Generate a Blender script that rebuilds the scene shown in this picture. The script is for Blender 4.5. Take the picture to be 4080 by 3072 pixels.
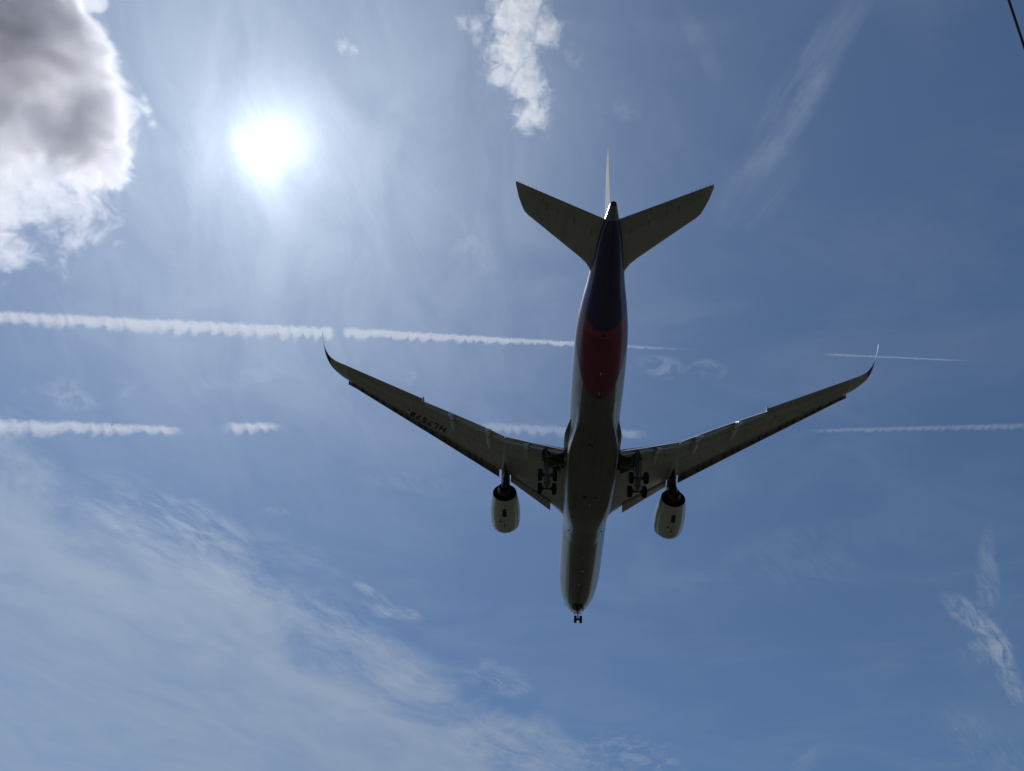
import bpy, bmesh, math, random
import numpy as np
from mathutils import Vector, Matrix

for o in list(bpy.data.objects):
    bpy.data.objects.remove(o)
S = bpy.context.scene
COL = S.collection
rad = math.radians

# ------------------------------------------------------------------ camera, solved from the photo (aircraft frame, then pitched)
F_PX, W_PX, H_PX = 2904.0, 4080.0, 3072.0
C_AC = Vector((-6.494, -98.449, -62.426))
R_AC = Matrix(((0.99889698, 0.00420501, 0.04676694),
               (0.0277148, 0.75118976, -0.65950423),
               (-0.03790407, 0.66007292, 0.75024464)))
PITCH = rad(3.5)                                   # the jet flies nose up by this much
RP = Matrix.Rotation(PITCH, 3, 'X')
CAM = Vector((0, 0, 1.7))
AC_LOC = CAM - RP @ C_AC                           # where the aircraft's origin is in the world
RW = R_AC @ RP.transposed()                        # world -> camera (x right, y down, z forward)
cd = bpy.data.cameras.new('camera')
cam = bpy.data.objects.new('camera', cd); COL.objects.link(cam)
cd.sensor_fit = 'HORIZONTAL'; cd.sensor_width = 36.0; cd.lens = 36.0 * F_PX / W_PX
cd.clip_start = 0.1; cd.clip_end = 120000.0
flip = Matrix(((1, 0, 0), (0, -1, 0), (0, 0, -1)))
cam.matrix_world = Matrix.Translation(CAM) @ (RW.transposed() @ flip).to_4x4()
S.camera = cam

def ray(px, py):
    """world direction of a photo pixel (4080 x 3072)"""
    d = RW.transposed() @ Vector(((px - W_PX/2)/F_PX, (py - H_PX/2)/F_PX, 1.0))
    return d.normalized()

def at_alt(px, py, alt):
    d = ray(px, py)
    return CAM + d * ((alt - CAM.z) / d.z)

def tp(px, py):
    """tangent-plane coordinates of a direction: x/z, y/z of the sky"""
    d = ray(px, py)
    return (d.x/d.z, d.y/d.z)

K = 4080/2212.0                                    # notes were taken on a 2212 px wide view

# ------------------------------------------------------------------ light and sky
SUN_D = ray(1072, 588)
SUN_EL = math.asin(SUN_D.z); SUN_AZ = math.atan2(SUN_D.x, SUN_D.y)
S.view_settings.view_transform = 'Standard'
S.view_settings.look = 'None'
S.view_settings.exposure = -0.66
S.view_settings.gamma = 1.0
S.cycles.use_denoising = True
S.cycles.max_bounces = 14
S.cycles.volume_bounces = 6
S.cycles.transparent_max_bounces = 16
S.cycles.volume_max_steps = 512
S.cycles.sample_clamp_indirect = 6.0

sl = bpy.data.lights.new('sun', 'SUN'); sl.energy = 4.0; sl.angle = rad(0.53); sl.color = (1.0, 0.96, 0.9)
so = bpy.data.objects.new('sun', sl); COL.objects.link(so)
so.rotation_euler = SUN_D.to_track_quat('Z', 'Y').to_euler()

class NB:
    """small helper for node graphs"""
    def __init__(self, tree): self.t = tree; self.n = tree.nodes; self.l = tree.links
    def set(self, sock, v):
        if hasattr(v, 'is_output'): self.l.new(v, sock)
        elif v is not None: sock.default_value = v
    def m(self, op, a, b=None, c=None, clamp=False):
        n = self.n.new('ShaderNodeMath'); n.operation = op; n.use_clamp = clamp
        for i, v in enumerate((a, b, c)):
            if v is not None: self.set(n.inputs[i], v)
        return n.outputs[0]
    def v(self, op, a, b=None, out=0, scale=None):
        n = self.n.new('ShaderNodeVectorMath'); n.operation = op
        self.set(n.inputs[0], a)
        if b is not None: self.set(n.inputs[1], b)
        if scale is not None: self.set(n.inputs['Scale'], scale)
        return n.outputs['Value'] if op in ('DOT_PRODUCT', 'LENGTH', 'DISTANCE') else n.outputs[0]
    def sep(self, a):
        n = self.n.new('ShaderNodeSeparateXYZ'); self.set(n.inputs[0], a); return n.outputs[0], n.outputs[1], n.outputs[2]
    def comb(self, x=0.0, y=0.0, z=0.0):
        n = self.n.new('ShaderNodeCombineXYZ')
        for i, v in enumerate((x, y, z)): self.set(n.inputs[i], v)
        return n.outputs[0]
    def ss(self, v, lo, hi, a=0.0, b=1.0):
        n = self.n.new('ShaderNodeMapRange'); n.interpolation_type = 'SMOOTHSTEP'
        self.set(n.inputs[0], v); self.set(n.inputs[1], lo); self.set(n.inputs[2], hi); self.set(n.inputs[3], a); self.set(n.inputs[4], b)
        return n.outputs[0]
    def noise(self, vec, scale=1.0, detail=6.0, rough=0.55, dist=0.0, lac=2.0, color=False):
        n = self.n.new('ShaderNodeTexNoise'); n.noise_dimensions = '3D'
        self.set(n.inputs['Vector'], vec); self.set(n.inputs['Scale'], scale); self.set(n.inputs['Detail'], detail)
        self.set(n.inputs['Roughness'], rough); self.set(n.inputs['Distortion'], dist); self.set(n.inputs['Lacunarity'], lac)
        return n.outputs[1] if color else n.outputs[0]
    def mix(self, f, a, b, blend='MIX', clampf=True):
        n = self.n.new('ShaderNodeMix'); n.data_type = 'RGBA'; n.blend_type = blend; n.clamp_factor = clampf
        self.set(n.inputs[0], f); self.set(n.inputs[6], a); self.set(n.inputs[7], b)
        return n.outputs[2]

world = bpy.data.worlds.new('World'); S.world = world; world.use_nodes = True
world.cycles.sampling_method = 'MANUAL'; world.cycles.sample_map_resolution = 512
wt = world.node_tree; wt.nodes.clear(); B = NB(wt)
SKY_STRENGTH = 0.10
AUR1, AUR2 = 20.0, 4.0
sky = wt.nodes.new('ShaderNodeTexSky'); sky.sky_type = 'NISHITA'; sky.sun_disc = False
sky.sun_elevation = SUN_EL; sky.sun_rotation = SUN_AZ
sky.altitude = 50; sky.air_density = 1.0; sky.dust_density = 0.3; sky.ozone_density = 2.2
tc = wt.nodes.new('ShaderNodeTexCoord')
dirv = tc.outputs['Generated']
nrm = wt.nodes.new('ShaderNodeVectorMath'); nrm.operation = 'NORMALIZE'; wt.links.new(dirv, nrm.inputs[0]); dirn = nrm.outputs[0]
dx, dy, dz = B.sep(dirn)
up = B.m('MAXIMUM', dz, 0.06)
P2 = B.comb(B.m('DIVIDE', dx, up), B.m('DIVIDE', dy, up), 0.0)
horizon = B.ss(dz, 0.05, 0.3)

def seg(a, b, width, soft=1.0, warp=0.35):
    """mask of a streak of ice cloud from direction a to direction b (photo pixels on the 2212 view), width in the same pixels"""
    ax, ay = tp(a[0]*K, a[1]*K); bx, by = tp(b[0]*K, b[1]*K)
    mx, my = (a[0]+b[0])/2, (a[1]+b[1])/2
    L = math.hypot(b[0]-a[0], b[1]-a[1]); nx, ny = -(b[1]-a[1])/L, (b[0]-a[0])/L
    ex, ey = tp((mx+nx*width)*K, (my+ny*width)*K); cx, cy = tp(mx*K, my*K)
    ux, uy = (bx-ax), (by-ay); half = math.hypot(ux, uy)/2; ux, uy = ux/(2*half), uy/(2*half)
    wv = max(abs(-(ex-cx)*uy + (ey-cy)*ux), 1e-4)
    rel = B.v('SUBTRACT', P2W, ((ax+bx)/2, (ay+by)/2, 0))
    e = B.m('ADD', B.m('POWER', B.m('DIVIDE', B.v('DOT_PRODUCT', rel, (ux, uy, 0)), half), 2.0),
            B.m('POWER', B.m('DIVIDE', B.v('DOT_PRODUCT', rel, (-uy, ux, 0)), wv), 2.0))
    return B.ss(e, 1.0, 1.0-0.98*soft)

def frame(a, b):
    ax, ay = tp(a[0]*K, a[1]*K); bx, by = tp(b[0]*K, b[1]*K)
    L = math.hypot(bx-ax, by-ay); return (bx-ax)/L, (by-ay)/L

def fibre(d, along, across, scale, lo, hi, seed, rough=0.62, dist=0.7, detail=8):
    u = B.v('DOT_PRODUCT', P2W, (d[0], d[1], 0)); v = B.v('DOT_PRODUCT', P2W, (-d[1], d[0], 0))
    return B.ss(B.noise(B.comb(B.m('MULTIPLY', u, along), B.m('MULTIPLY', v, across), seed), scale, detail, rough, dist), lo, hi)

wcol = B.noise(P2, 6.0, 4, 0.55, color=True)
P2W = B.v('ADD', P2, B.v('SCALE', B.v('SUBTRACT', wcol, (0.5, 0.5, 0.5)), scale=0.04))
def total(masks):
    t = None
    for args, gain in masks:
        k = B.m('MULTIPLY', seg(*args), gain)
        t = k if t is None else B.m('ADD', t, k)
    return t

layers = []
cosang = B.v('DOT_PRODUCT', dirn, tuple(SUN_D))
ang = B.m('ARCCOSINE', B.m('MINIMUM', cosang, 0.999999))      # radians from the sun
# fibres that run with the wide veil in the lower left
dB = frame((100, 1000), (1100, 1560))
fB = fibre(dB, 2.0, 3.4, 2.4, 0.26, 0.76, 3.0, 0.58, 0.5)
fB2 = fibre(dB, 1.0, 2.4, 11.0, 0.36, 0.74, 8.0, 0.66, 0.6)
# the wide veil below the line that runs from the left edge to the bottom middle
ax, ay = tp(-20*K, 925*K); ux, uy = dB
px_, py_ = tp(200*K, 1500*K); sgn = 1.0 if ((px_-ax)*-uy + (py_-ay)*ux) > 0 else -1.0
rel = B.v('SUBTRACT', P2, (ax, ay, 0))
v0 = B.v('DOT_PRODUCT', rel, (-uy*sgn, ux*sgn, 0))
edge_n = B.noise(P2, 2.4, 9, 0.64, 0.5)
v1 = B.m('ADD', v0, B.m('MULTIPLY', B.m('SUBTRACT', edge_n, 0.5), 1.0))
veil_m = B.ss(v1, -0.06, 0.30)
veil_edge = B.ss(v1, 0.5, 0.08, 0.62, 1.0)
layers.append(B.m('MULTIPLY', B.m('MULTIPLY', B.m('MULTIPLY', veil_m, B.m('ADD', B.m('MULTIPLY', fB, 0.45), 0.5)), veil_edge), 1.45))
# a thin milky film round the sun, streaked
dA = frame((1890, -60), (1600, 420))
fA = fibre(dA, 1.2, 5.5, 4.0, 0.30, 0.80, 1.3, 0.64, 0.5)
film_m = B.ss(ang, 0.62, 0.02)
film_n = B.noise(B.v('MULTIPLY', P2W, (5.0, 2.2, 1.0)), 2.0, 8, 0.6, 0.7)
layers.append(B.m('MULTIPLY', B.m('MULTIPLY', film_m, B.ss(film_n, 0.3, 0.75, 0.25, 1.0)), 0.48))
# faint film everywhere
gl = B.noise(B.v('MULTIPLY', P2, (1.0, 1.7, 1.0)), 2.6, 8, 0.6, 0.6)
layers.append(B.m('MULTIPLY', B.ss(gl, 0.40, 0.78, 0.05, 1.0), 0.13))
layers.append(B.m('MULTIPLY', fA, total((
    (((1890, -60), (1600, 420), 62), 0.36), (((1800, 120), (1690, 300), 26), 0.22), (((1760, 300), (1500, 520), 90), 0.14),
    (((1700, 1690), (1800, 1590), 24), 0.26), (((1450, -20), (1560, 200), 30), 0.12)))))
layers.append(B.m('MULTIPLY', fB2, total((
    (((750, 1255), (850, 1300), 15), 0.85), (((800, 1290), (920, 1345), 20), 0.95), (((775, 1295), (850, 1335), 15), 0.6), (((985, 1420), (1150, 1510), 44), 0.62), (((545, 1105), (640, 1098), 14), 0.45),
    (((120, 1000), (620, 1330), 110), 0.5), (((560, 1230), (980, 1560), 90), 0.45), (((330, 1060), (560, 1230), 60), 0.45), (((900, 1540), (1300, 1690), 80), 0.5), (((380, 830), (700, 796), 20), 0.20), (((760, 1030), (1060, 1062), 26), 0.20), (((500, 1130), (760, 1260), 40), 0.22), (((640, 1290), (760, 1350), 26), 0.3)))))
dD = frame((2050, 1290), (2200, 1500))
fD = fibre(dD, 1.0, 4.5, 13.0, 0.34, 0.74, 2.2, 0.70, 0.6)
layers.append(B.m('MULTIPLY', fD, total((
    (((2030, 1275), (2160, 1375), 34), 0.80), (((2095, 1310), (2190, 1450), 30), 0.80), (((2150, 1370), (2210, 1540), 30), 0.80), (((2070, 1390), (2190, 1425), 44), 0.50), (((2132, 1120), (2136, 1340), 34), 0.42),
    (((2000, 1500), (2260, 1720), 60), 0.20), (((1640, 1130), (1830, 1290), 130), 0.07)))))
fC = B.ss(B.noise(P2W, 22.0, 9, 0.66, 0.6), 0.42, 0.68)
layers.append(B.m('MULTIPLY', fC, total((
    (((385, 610), (430, 640), 26), 0.34), (((878, 780), (884, 840), 18), 0.34), (((1360, 780), (1500, 812), 30), 0.34), (((1480, 790), (1580, 806), 26), 0.30),
    (((1250, 200), (1390, 260), 30), 0.20), (((1230, 80), (1260, 160), 26), 0.26), (((300, 30), (330, 90), 18), 0.30),
    (((-40, 880), (330, 830), 46), 0.30), (((1190, 1600), (1500, 1680), 70), 0.42), (((960, 480), (1080, 600), 50), 0.20)))))
tau = layers[0]
for q in layers[1:]: tau = B.m('ADD', tau, q)
tau = B.m('MULTIPLY', tau, horizon)
opac = B.m('SUBTRACT', 1.0, B.m('EXPONENT', B.m('MULTIPLY', tau, -1.0)))
# ice cloud scatters sunlight forward: brighter towards the sun
fwd = B.m('EXPONENT', B.m('MULTIPLY', ang, -2.1))
cir_b = B.m('ADD', B.m('MULTIPLY', fwd, 8.0), 4.6)
cir_c = B.v('SCALE', (0.81, 0.97, 1.20), scale=cir_b)
# the sun's aureole seen through the film
a1 = B.m('EXPONENT', B.m('MULTIPLY', ang, -31.0))
a2 = B.m('EXPONENT', B.m('MULTIPLY', ang, -3.4))
a1 = B.m('MULTIPLY', a1, B.ss(film_n, 0.25, 0.75, 0.72, 1.3))
aur = B.m('ADD', B.m('MULTIPLY', a1, AUR1), B.m('MULTIPLY', a2, AUR2))
aur_c = B.v('SCALE', (0.91, 1.0, 1.11), scale=aur)
skyc = B.v('MULTIPLY', sky.outputs[0], (0.82, 1.0, 1.14))
base = B.v('ADD', skyc, aur_c)
full = B.mix(opac, base, B.v('ADD', cir_c, aur_c))
bg = wt.nodes.new('ShaderNodeBackground'); wt.links.new(full, bg.inputs[0]); bg.inputs[1].default_value = SKY_STRENGTH
wo = wt.nodes.new('ShaderNodeOutputWorld'); wt.links.new(bg.outputs[0], wo.inputs[0])

# ------------------------------------------------------------------ materials
def new_mat(name):
    m = bpy.data.materials.new(name); m.use_nodes = True; m.node_tree.nodes.clear()
    b = NB(m.node_tree)
    out = b.n.new('ShaderNodeOutputMaterial')
    return m, b, out

def paint(name, col, rough=0.35, coat=0.4, metal=0.0, grime=0.25, streak_len=9.0, panels=None, spec=0.5):
    """painted skin with soot streaks along the airflow and faint panel joints"""
    m, b, out = new_mat(name)
    p = b.n.new('ShaderNodeBsdfPrincipled')
    t = b.n.new('ShaderNodeTexCoord').outputs['Object']
    x, y, z = b.sep(t)
    st = b.noise(b.comb(b.m('MULTIPLY', x, 2.2), b.m('MULTIPLY', y, 2.2/streak_len), b.m('MULTIPLY', z, 2.2)), 1.0, 6, 0.6)
    bl = b.noise(t, 0.5, 5, 0.6)
    g = b.m('MULTIPLY', b.m('ADD', b.ss(st, 0.45, 0.75), b.ss(bl, 0.5, 0.8)), grime*0.5)
    c = b.mix(g, (*col, 1), (col[0]*0.45, col[1]*0.43, col[2]*0.40, 1))
    if panels:
        ln = None
        for axis, period, wdt in panels:
            q = {'x': x, 'y': y, 'z': z}[axis]
            f = b.m('ABSOLUTE', b.m('SUBTRACT', b.m('FRACT', b.m('DIVIDE', q, period)), 0.5))
            k = b.m('GREATER_THAN', f, 0.5 - wdt/period)
            ln = k if ln is None else b.m('MAXIMUM', ln, k)
        c = b.mix(b.m('MULTIPLY', ln, 0.35), c, (col[0]*0.35, col[1]*0.35, col[2]*0.35, 1))
    b.l.new(c, p.inputs['Base Color'])
    b.l.new(b.m('ADD', b.m('MULTIPLY', bl, 0.12), rough-0.06), p.inputs['Roughness'])
    p.inputs['Metallic'].default_value = metal
    p.inputs['Coat Weight'].default_value = coat; p.inputs['Coat Roughness'].default_value = 0.12
    p.inputs['Specular IOR Level'].default_value = spec
    b.l.new(p.outputs[0], out.inputs[0])
    return m

GREY = (0.385, 0.385, 0.37)
M_wing = paint('wing_grey_paint', GREY, 0.38, 0.15, grime=0.45, panels=(('x', 2.4, 0.012),))
M_ctrl = paint('control_surface_paint', (0.34, 0.34, 0.325), 0.40, 0.15, grime=0.45)
M_slat = paint('slat_slot_shade', (0.17, 0.16, 0.16), 0.4, 0.1, grime=0.4)  # darker than the wing: slot shade put into the slat colour
M_fair = paint('fairing_paint', (0.46, 0.47, 0.45), 0.36, 0.15, grime=0.4)
M_nac = paint('nacelle_paint', (0.44, 0.45, 0.40), 0.22, 0.7, grime=0.3)
M_lip = paint('bare_aluminium', (0.55, 0.56, 0.58), 0.25, 0.0, metal=0.9, grime=0.2)
M_belly = paint('belly_paint_and_shade', (0.125, 0.117, 0.11), 0.36, 0.2, grime=0.5, streak_len=14, panels=(('y', 3.1, 0.012),))  # belly grey, also painted shade on the wing-root overhang
M_white = paint('white_paint', (0.78, 0.79, 0.80), 0.2, 0.8, grime=0.1)
M_fin = paint('fin_paint', (0.84, 0.85, 0.86), 0.5, 0.0, grime=0.3, spec=0.0, panels=(('z', 1.1, 0.03), ('y', 0.9, 0.02)))
M_dark = paint('dark_steel', (0.035, 0.035, 0.037), 0.45, 0.0, metal=0.4, grime=0.4)
M_strut = paint('gear_grey_paint', (0.085, 0.088, 0.092), 0.4, 0.1, grime=0.5)
M_black = paint('hollow_shade', (0.008, 0.008, 0.009), 0.7, 0.0, grime=0.2)  # black that paints in the shade of hollows
M_hot = paint('heat_stained_titanium', (0.045, 0.042, 0.040), 0.35, 0.0, metal=0.8, grime=0.5)
M_tyre = paint('tyre_rubber', (0.012, 0.012, 0.013), 0.8, 0.0, grime=0.5, spec=0.15)
M_rim = paint('wheel_rim', (0.2, 0.2, 0.21), 0.4, 0.0, metal=0.6, grime=0.5)
M_seam = paint('panel_gap', (0.02, 0.02, 0.02), 0.6, 0.0, grime=0.1)
M_letter = paint('registration_black', (0.012, 0.012, 0.014), 0.45, 0.1, grime=0.1)
M_flapup = paint('flap_top_glare', (0.74, 0.75, 0.76), 0.24, 0.6, grime=0.1)  # whiter than the flap underside: sun glare put into the colour
M_navy = paint('navy_paint', (0.018, 0.016, 0.06), 0.25, 0.5, grime=0.1)
M_glass = paint('lamp_glass', (0.6, 0.6, 0.6), 0.08, 1.0, grime=0.05)

def fuselage_material():
    m, b, out = new_mat('fuselage_livery')
    p = b.n.new('ShaderNodeBsdfPrincipled')
    t = b.n.new('ShaderNodeTexCoord').outputs['Object']
    x, y, z = b.sep(t)
    s = b.m('MULTIPLY', y, -1.0)
    ax = b.m('ABSOLUTE', x)
    q = b.m('ADD', ax, b.m('MULTIPLY', b.m('MAXIMUM', b.m('ADD', z, 0.0), 0.0), 0.35))
    q2 = b.m('MULTIPLY', q, q); q4 = b.m('MULTIPLY', q2, q2)
    def edge(s0, k2, k4):
        e = b.m('ADD', b.m('ADD', b.m('MULTIPLY', q2, k2), b.m('MULTIPLY', q4, k4)), s0)
        return b.ss(b.m('SUBTRACT', s, e), -0.03, 0.03)
    st = b.noise(b.comb(b.m('MULTIPLY', x, 3.0), b.m('MULTIPLY', y, 0.22), b.m('MULTIPLY', z, 3.0)), 1.0, 7, 0.62)
    bl = b.noise(t, 0.45, 6, 0.6)
    grime = b.m('MULTIPLY', b.m('ADD', b.ss(st, 0.42, 0.70), b.ss(bl, 0.45, 0.75)), 0.40)
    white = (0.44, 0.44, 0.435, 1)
    # grey belly stripe, its edge a line of constant roundness that climbs aft
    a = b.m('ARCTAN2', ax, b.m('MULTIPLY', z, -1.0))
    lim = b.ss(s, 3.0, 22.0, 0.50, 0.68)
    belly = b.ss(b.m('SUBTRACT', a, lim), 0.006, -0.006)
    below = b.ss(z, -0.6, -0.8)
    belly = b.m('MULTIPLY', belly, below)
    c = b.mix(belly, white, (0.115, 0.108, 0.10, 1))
    # cabin windows along both sides
    wx = b.m('ABSOLUTE', b.m('SUBTRACT', b.m('FRACT', b.m('DIVIDE', s, 0.635)), 0.5))
    win = b.m('MULTIPLY', b.m('LESS_THAN', b.m('ADD', b.m('POWER', b.m('MULTIPLY', wx, 4.2), 4.0), b.m('POWER', b.m('DIVIDE', b.m('SUBTRACT', z, 0.62), 0.21), 4.0)), 1.0),
              b.m('MULTIPLY', b.m('GREATER_THAN', s, 6.5), b.m('LESS_THAN', s, 56.0)))
    c = b.mix(b.m('MULTIPLY', win, b.m('GREATER_THAN', ax, 1.6)), c, (0.02, 0.022, 0.026, 1))
    c = b.mix(edge(44.5, 0.42, 0.045), c, (0.20, 0.013, 0.056, 1))       # crimson
    c = b.mix(edge(51.95, 0.11, 0.010), c, (0.27, 0.034, 0.046, 1))      # orange red
    c = b.mix(edge(52.70, 0.30, 0.010), c, (0.026, 0.018, 0.105, 1))     # navy
    tail = b.ss(b.m('ADD', s, b.m('MULTIPLY', z, 0.25)), 64.42, 64.46)
    c = b.mix(tail, c, (0.20, 0.20, 0.19, 1))
    c = b.mix(grime, c, b.v('SCALE', c, scale=0.42))
    # joints between the barrels
    j = b.m('GREATER_THAN', b.m('ABSOLUTE', b.m('SUBTRACT', b.m('FRACT', b.m('DIVIDE', s, 6.35)), 0.5)), 0.498)
    for per, wd in ((1.06, 0.4965),):
        j = b.m('MAXIMUM', j, b.m('MULTIPLY', b.m('GREATER_THAN', b.m('ABSOLUTE', b.m('SUBTRACT', b.m('FRACT', b.m('DIVIDE', s, per)), 0.5)), wd), 0.35))
    for a0 in (0.0, 0.42, 1.15, 1.62, 2.2):
        j = b.m('MAXIMUM', j, b.m('LESS_THAN', b.m('ABSOLUTE', b.m('SUBTRACT', a, a0)), 0.0035))
    c = b.mix(b.m('MULTIPLY', j, 0.5), c, (0.02, 0.02, 0.02, 1))
    b.l.new(c, p.inputs['Base Color'])
    b.l.new(b.m('ADD', b.m('MULTIPLY', bl, 0.15), 0.22), p.inputs['Roughness'])
    p.inputs['Coat Weight'].default_value = 0.4; p.inputs['Coat Roughness'].default_value = 0.14
    b.l.new(p.outputs[0], out.inputs[0])
    return m
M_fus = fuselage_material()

def ground_material():
    m, b, out = new_mat('grass_field')
    p = b.n.new('ShaderNodeBsdfPrincipled')
    t = b.n.new('ShaderNodeTexCoord').outputs['Object']
    n = b.noise(t, 0.02, 8, 0.6); n2 = b.noise(t, 2.5, 6, 0.7)
    c = b.mix(b.ss(n, 0.35, 0.7), (0.050, 0.052, 0.036, 1), (0.068, 0.066, 0.052, 1))
    c = b.mix(b.m('MULTIPLY', n2, 0.5), c, (0.034, 0.034, 0.022, 1))
    b.l.new(c, p.inputs['Base Color']); p.inputs['Roughness'].default_value = 0.9
    p.inputs['Specular IOR Level'].default_value = 0.1
    b.l.new(p.outputs[0], out.inputs[0]); return m

# ------------------------------------------------------------------ mesh helpers
def link(name, me, parent=None):
    o = bpy.data.objects.new(name, me); COL.objects.link(o)
    if parent is not None: o.parent = parent
    return o

def build(name, verts, faces, mats, parent=None, smooth=40, fmat=None, recalc=True):
    me = bpy.data.meshes.new(name)
    me.from_pydata([tuple(v) for v in verts], [], faces)
    for m in (mats if isinstance(mats, (list, tuple)) else [mats]): me.materials.append(m)
    if fmat is not None:
        me.polygons.foreach_set('material_index', fmat)
    bm = bmesh.new(); bm.from_mesh(me)
    if recalc: bmesh.ops.recalc_face_normals(bm, faces=bm.faces)
    bm.to_mesh(me); bm.free()
    if smooth:
        me.polygons.foreach_set('use_smooth', [True]*len(me.polygons))
        me.set_sharp_from_angle(angle=rad(smooth))
    me.update()
    return link(name, me, parent)

class G:
    """collects geometry of one part, in aircraft stations: s aft of the nose, y to the left, z up"""
    def __init__(self): self.v = []; self.f = []; self.mi = []
    def pt(self, s, y, z): return (-y, -s, z)
    def loft(self, rings, caps=(True, True), closed=True, mi=None):
        base = len(self.v); n = len(rings[0])
        for r in rings: self.v.extend(r)
        for i in range(len(rings)-1):
            for j in range(n if closed else n-1):
                k = (j+1) % n
                self.f.append((base+i*n+j, base+i*n+k, base+(i+1)*n+k, base+(i+1)*n+j))
                self.mi.append(mi(i, j) if callable(mi) else (mi or 0))
        if caps[0]: self.f.append(tuple(base+j for j in range(n))); self.mi.append(mi if isinstance(mi, int) else 0)
        if caps[1]: self.f.append(tuple(base+(len(rings)-1)*n+j for j in range(n))); self.mi.append(mi if isinstance(mi, int) else 0)
    def tube(self, path, radii, seg=14, caps=(True, True), mi=0):
        """round tube along aircraft points (s, y, z)"""
        pts = [Vector(self.pt(*p)) for p in path]
        if not hasattr(radii, '__len__'): radii = [radii]*len(pts)
        rings = []
        for i, p in enumerate(pts):
            a = pts[max(i-1, 0)]; c = pts[min(i+1, len(pts)-1)]
            d = (c-a).normalized()
            h = Vector((0, 0, 1)) if abs(d.z) < 0.9 else Vector((1, 0, 0))
            u = d.cross(h).normalized(); w = d.cross(u)
            rings.append([tuple(p + (u*math.cos(t)+w*math.sin(t))*radii[i]) for t in [2*math.pi*k/seg for k in range(seg)]])
        self.loft(rings, caps, mi=mi)
    def box(self, s0, s1, y0, y1, z0, z1, mi=0):
        c = [self.pt(s, y, z) for s in (s0, s1) for y in (y0, y1) for z in (z0, z1)]
        b = len(self.v); self.v.extend(c)
        for q in ((0, 1, 3, 2), (4, 6, 7, 5), (0, 4, 5, 1), (2, 3, 7, 6), (0, 2, 6, 4), (1, 5, 7, 3)):
            self.f.append(tuple(b+i for i in q)); self.mi.append(mi)
    def plate(self, pts, thick, mi=0):
        """a polygon of aircraft points given a thickness along its own normal"""
        v = [Vector(self.pt(*p)) for p in pts]
        nrm_ = Vector((0, 0, 0))
        for i in range(len(v)):
            nrm_ += (v[i]-v[0]).cross(v[(i+1) % len(v)]-v[0])
        nrm_.normalize()
        self.loft([[tuple(p - nrm_*thick/2) for p in v], [tuple(p + nrm_*thick/2) for p in v]], mi=mi)
    def make(self, name, mats, parent, smooth=40):
        return build(name, self.v, self.f, mats, parent, smooth, self.mi)

def interp(tab):
    """monotone cubic through a table [(x, y), ...]"""
    xs = np.array([a for a, _ in tab], float); ys = np.array([c for _, c in tab], float)
    h = np.diff(xs); d = np.diff(ys)/h; mm = np.zeros(len(xs))
    mm[0], mm[-1] = d[0], d[-1]
    for i in range(1, len(xs)-1):
        if d[i-1]*d[i] > 0:
            w1 = 2*h[i]+h[i-1]; w2 = h[i]+2*h[i-1]
            mm[i] = (w1+w2)/(w1/d[i-1]+w2/d[i])
    def f(x):
        x = min(max(x, xs[0]), xs[-1]); i = min(int(np.searchsorted(xs, x, 'right'))-1, len(xs)-2); i = max(i, 0)
        t = (x-xs[i])/h[i]
        return float((1+2*t)*(1-t)**2*ys[i] + t*(1-t)**2*h[i]*mm[i] + t*t*(3-2*t)*ys[i+1] + t*t*(t-1)*h[i]*mm[i+1])
    return f

def lin(tab):
    xs = [a for a, _ in tab]; ys = [c for _, c in tab]
    return lambda x: float(np.interp(x, xs, ys))

def thing(name, label, cat, loc=(0, 0, 0), rot=(0, 0, 0), group=None):
    o = bpy.data.objects.new(name, None); COL.objects.link(o)
    o.location = loc; o.rotation_euler = rot; o.empty_display_size = 0.5
    o['label'] = label; o['category'] = cat
    if group: o['group'] = group
    return o

# ------------------------------------------------------------------ ground
R = 30000.0
gb = build('ground', [(-R, -R, 0), (R, -R, 0), (R, R, 0), (-R, R, 0)], [(0, 1, 2, 3)], ground_material(), smooth=0)
gb['kind'] = 'structure'

# ------------------------------------------------------------------ the airliner
JET = thing('passenger_jet', 'white airliner with navy and crimson tail passing overhead, landing gear down', 'airliner', AC_LOC, (PITCH, 0, 0))

NOSE = -1.15
fw = interp([(0, .02), (.08, .32), (.3, .66), (.8, 1.08), (1.5, 1.50), (2.5, 1.94), (4, 2.40), (6, 2.74), (8.5, 2.92), (11, 2.98), (42, 2.98), (46, 2.98), (50, 2.92),
              (53, 2.73), (56, 2.32), (58.5, 1.88), (61, 1.56), (63.5, 1.16), (65.5, .66), (66.9, .34)])
fb = interp([(0, -1.15), (.08, -1.5), (.3, -1.72), (.8, -2.0), (1.5, -2.24), (2.5, -2.52), (4, -2.8), (6, -3.0), (8.5, -3.05), (42, -3.05), (45, -2.98), (49, -2.55),
              (53, -1.85), (57, -1.05), (61, -.28), (64, .25), (66, .55), (66.9, .68)])
ft = interp([(0, -1.1), (.08, -.75), (.3, -.45), (.8, 0.0), (1.5, .55), (2.5, 1.25), (4, 2.15), (6, 2.78), (8.5, 3.0), (11, 3.04), (48, 3.04), (54, 2.95), (60, 2.5), (64, 1.95), (66, 1.58), (66.9, 1.34)])
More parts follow.
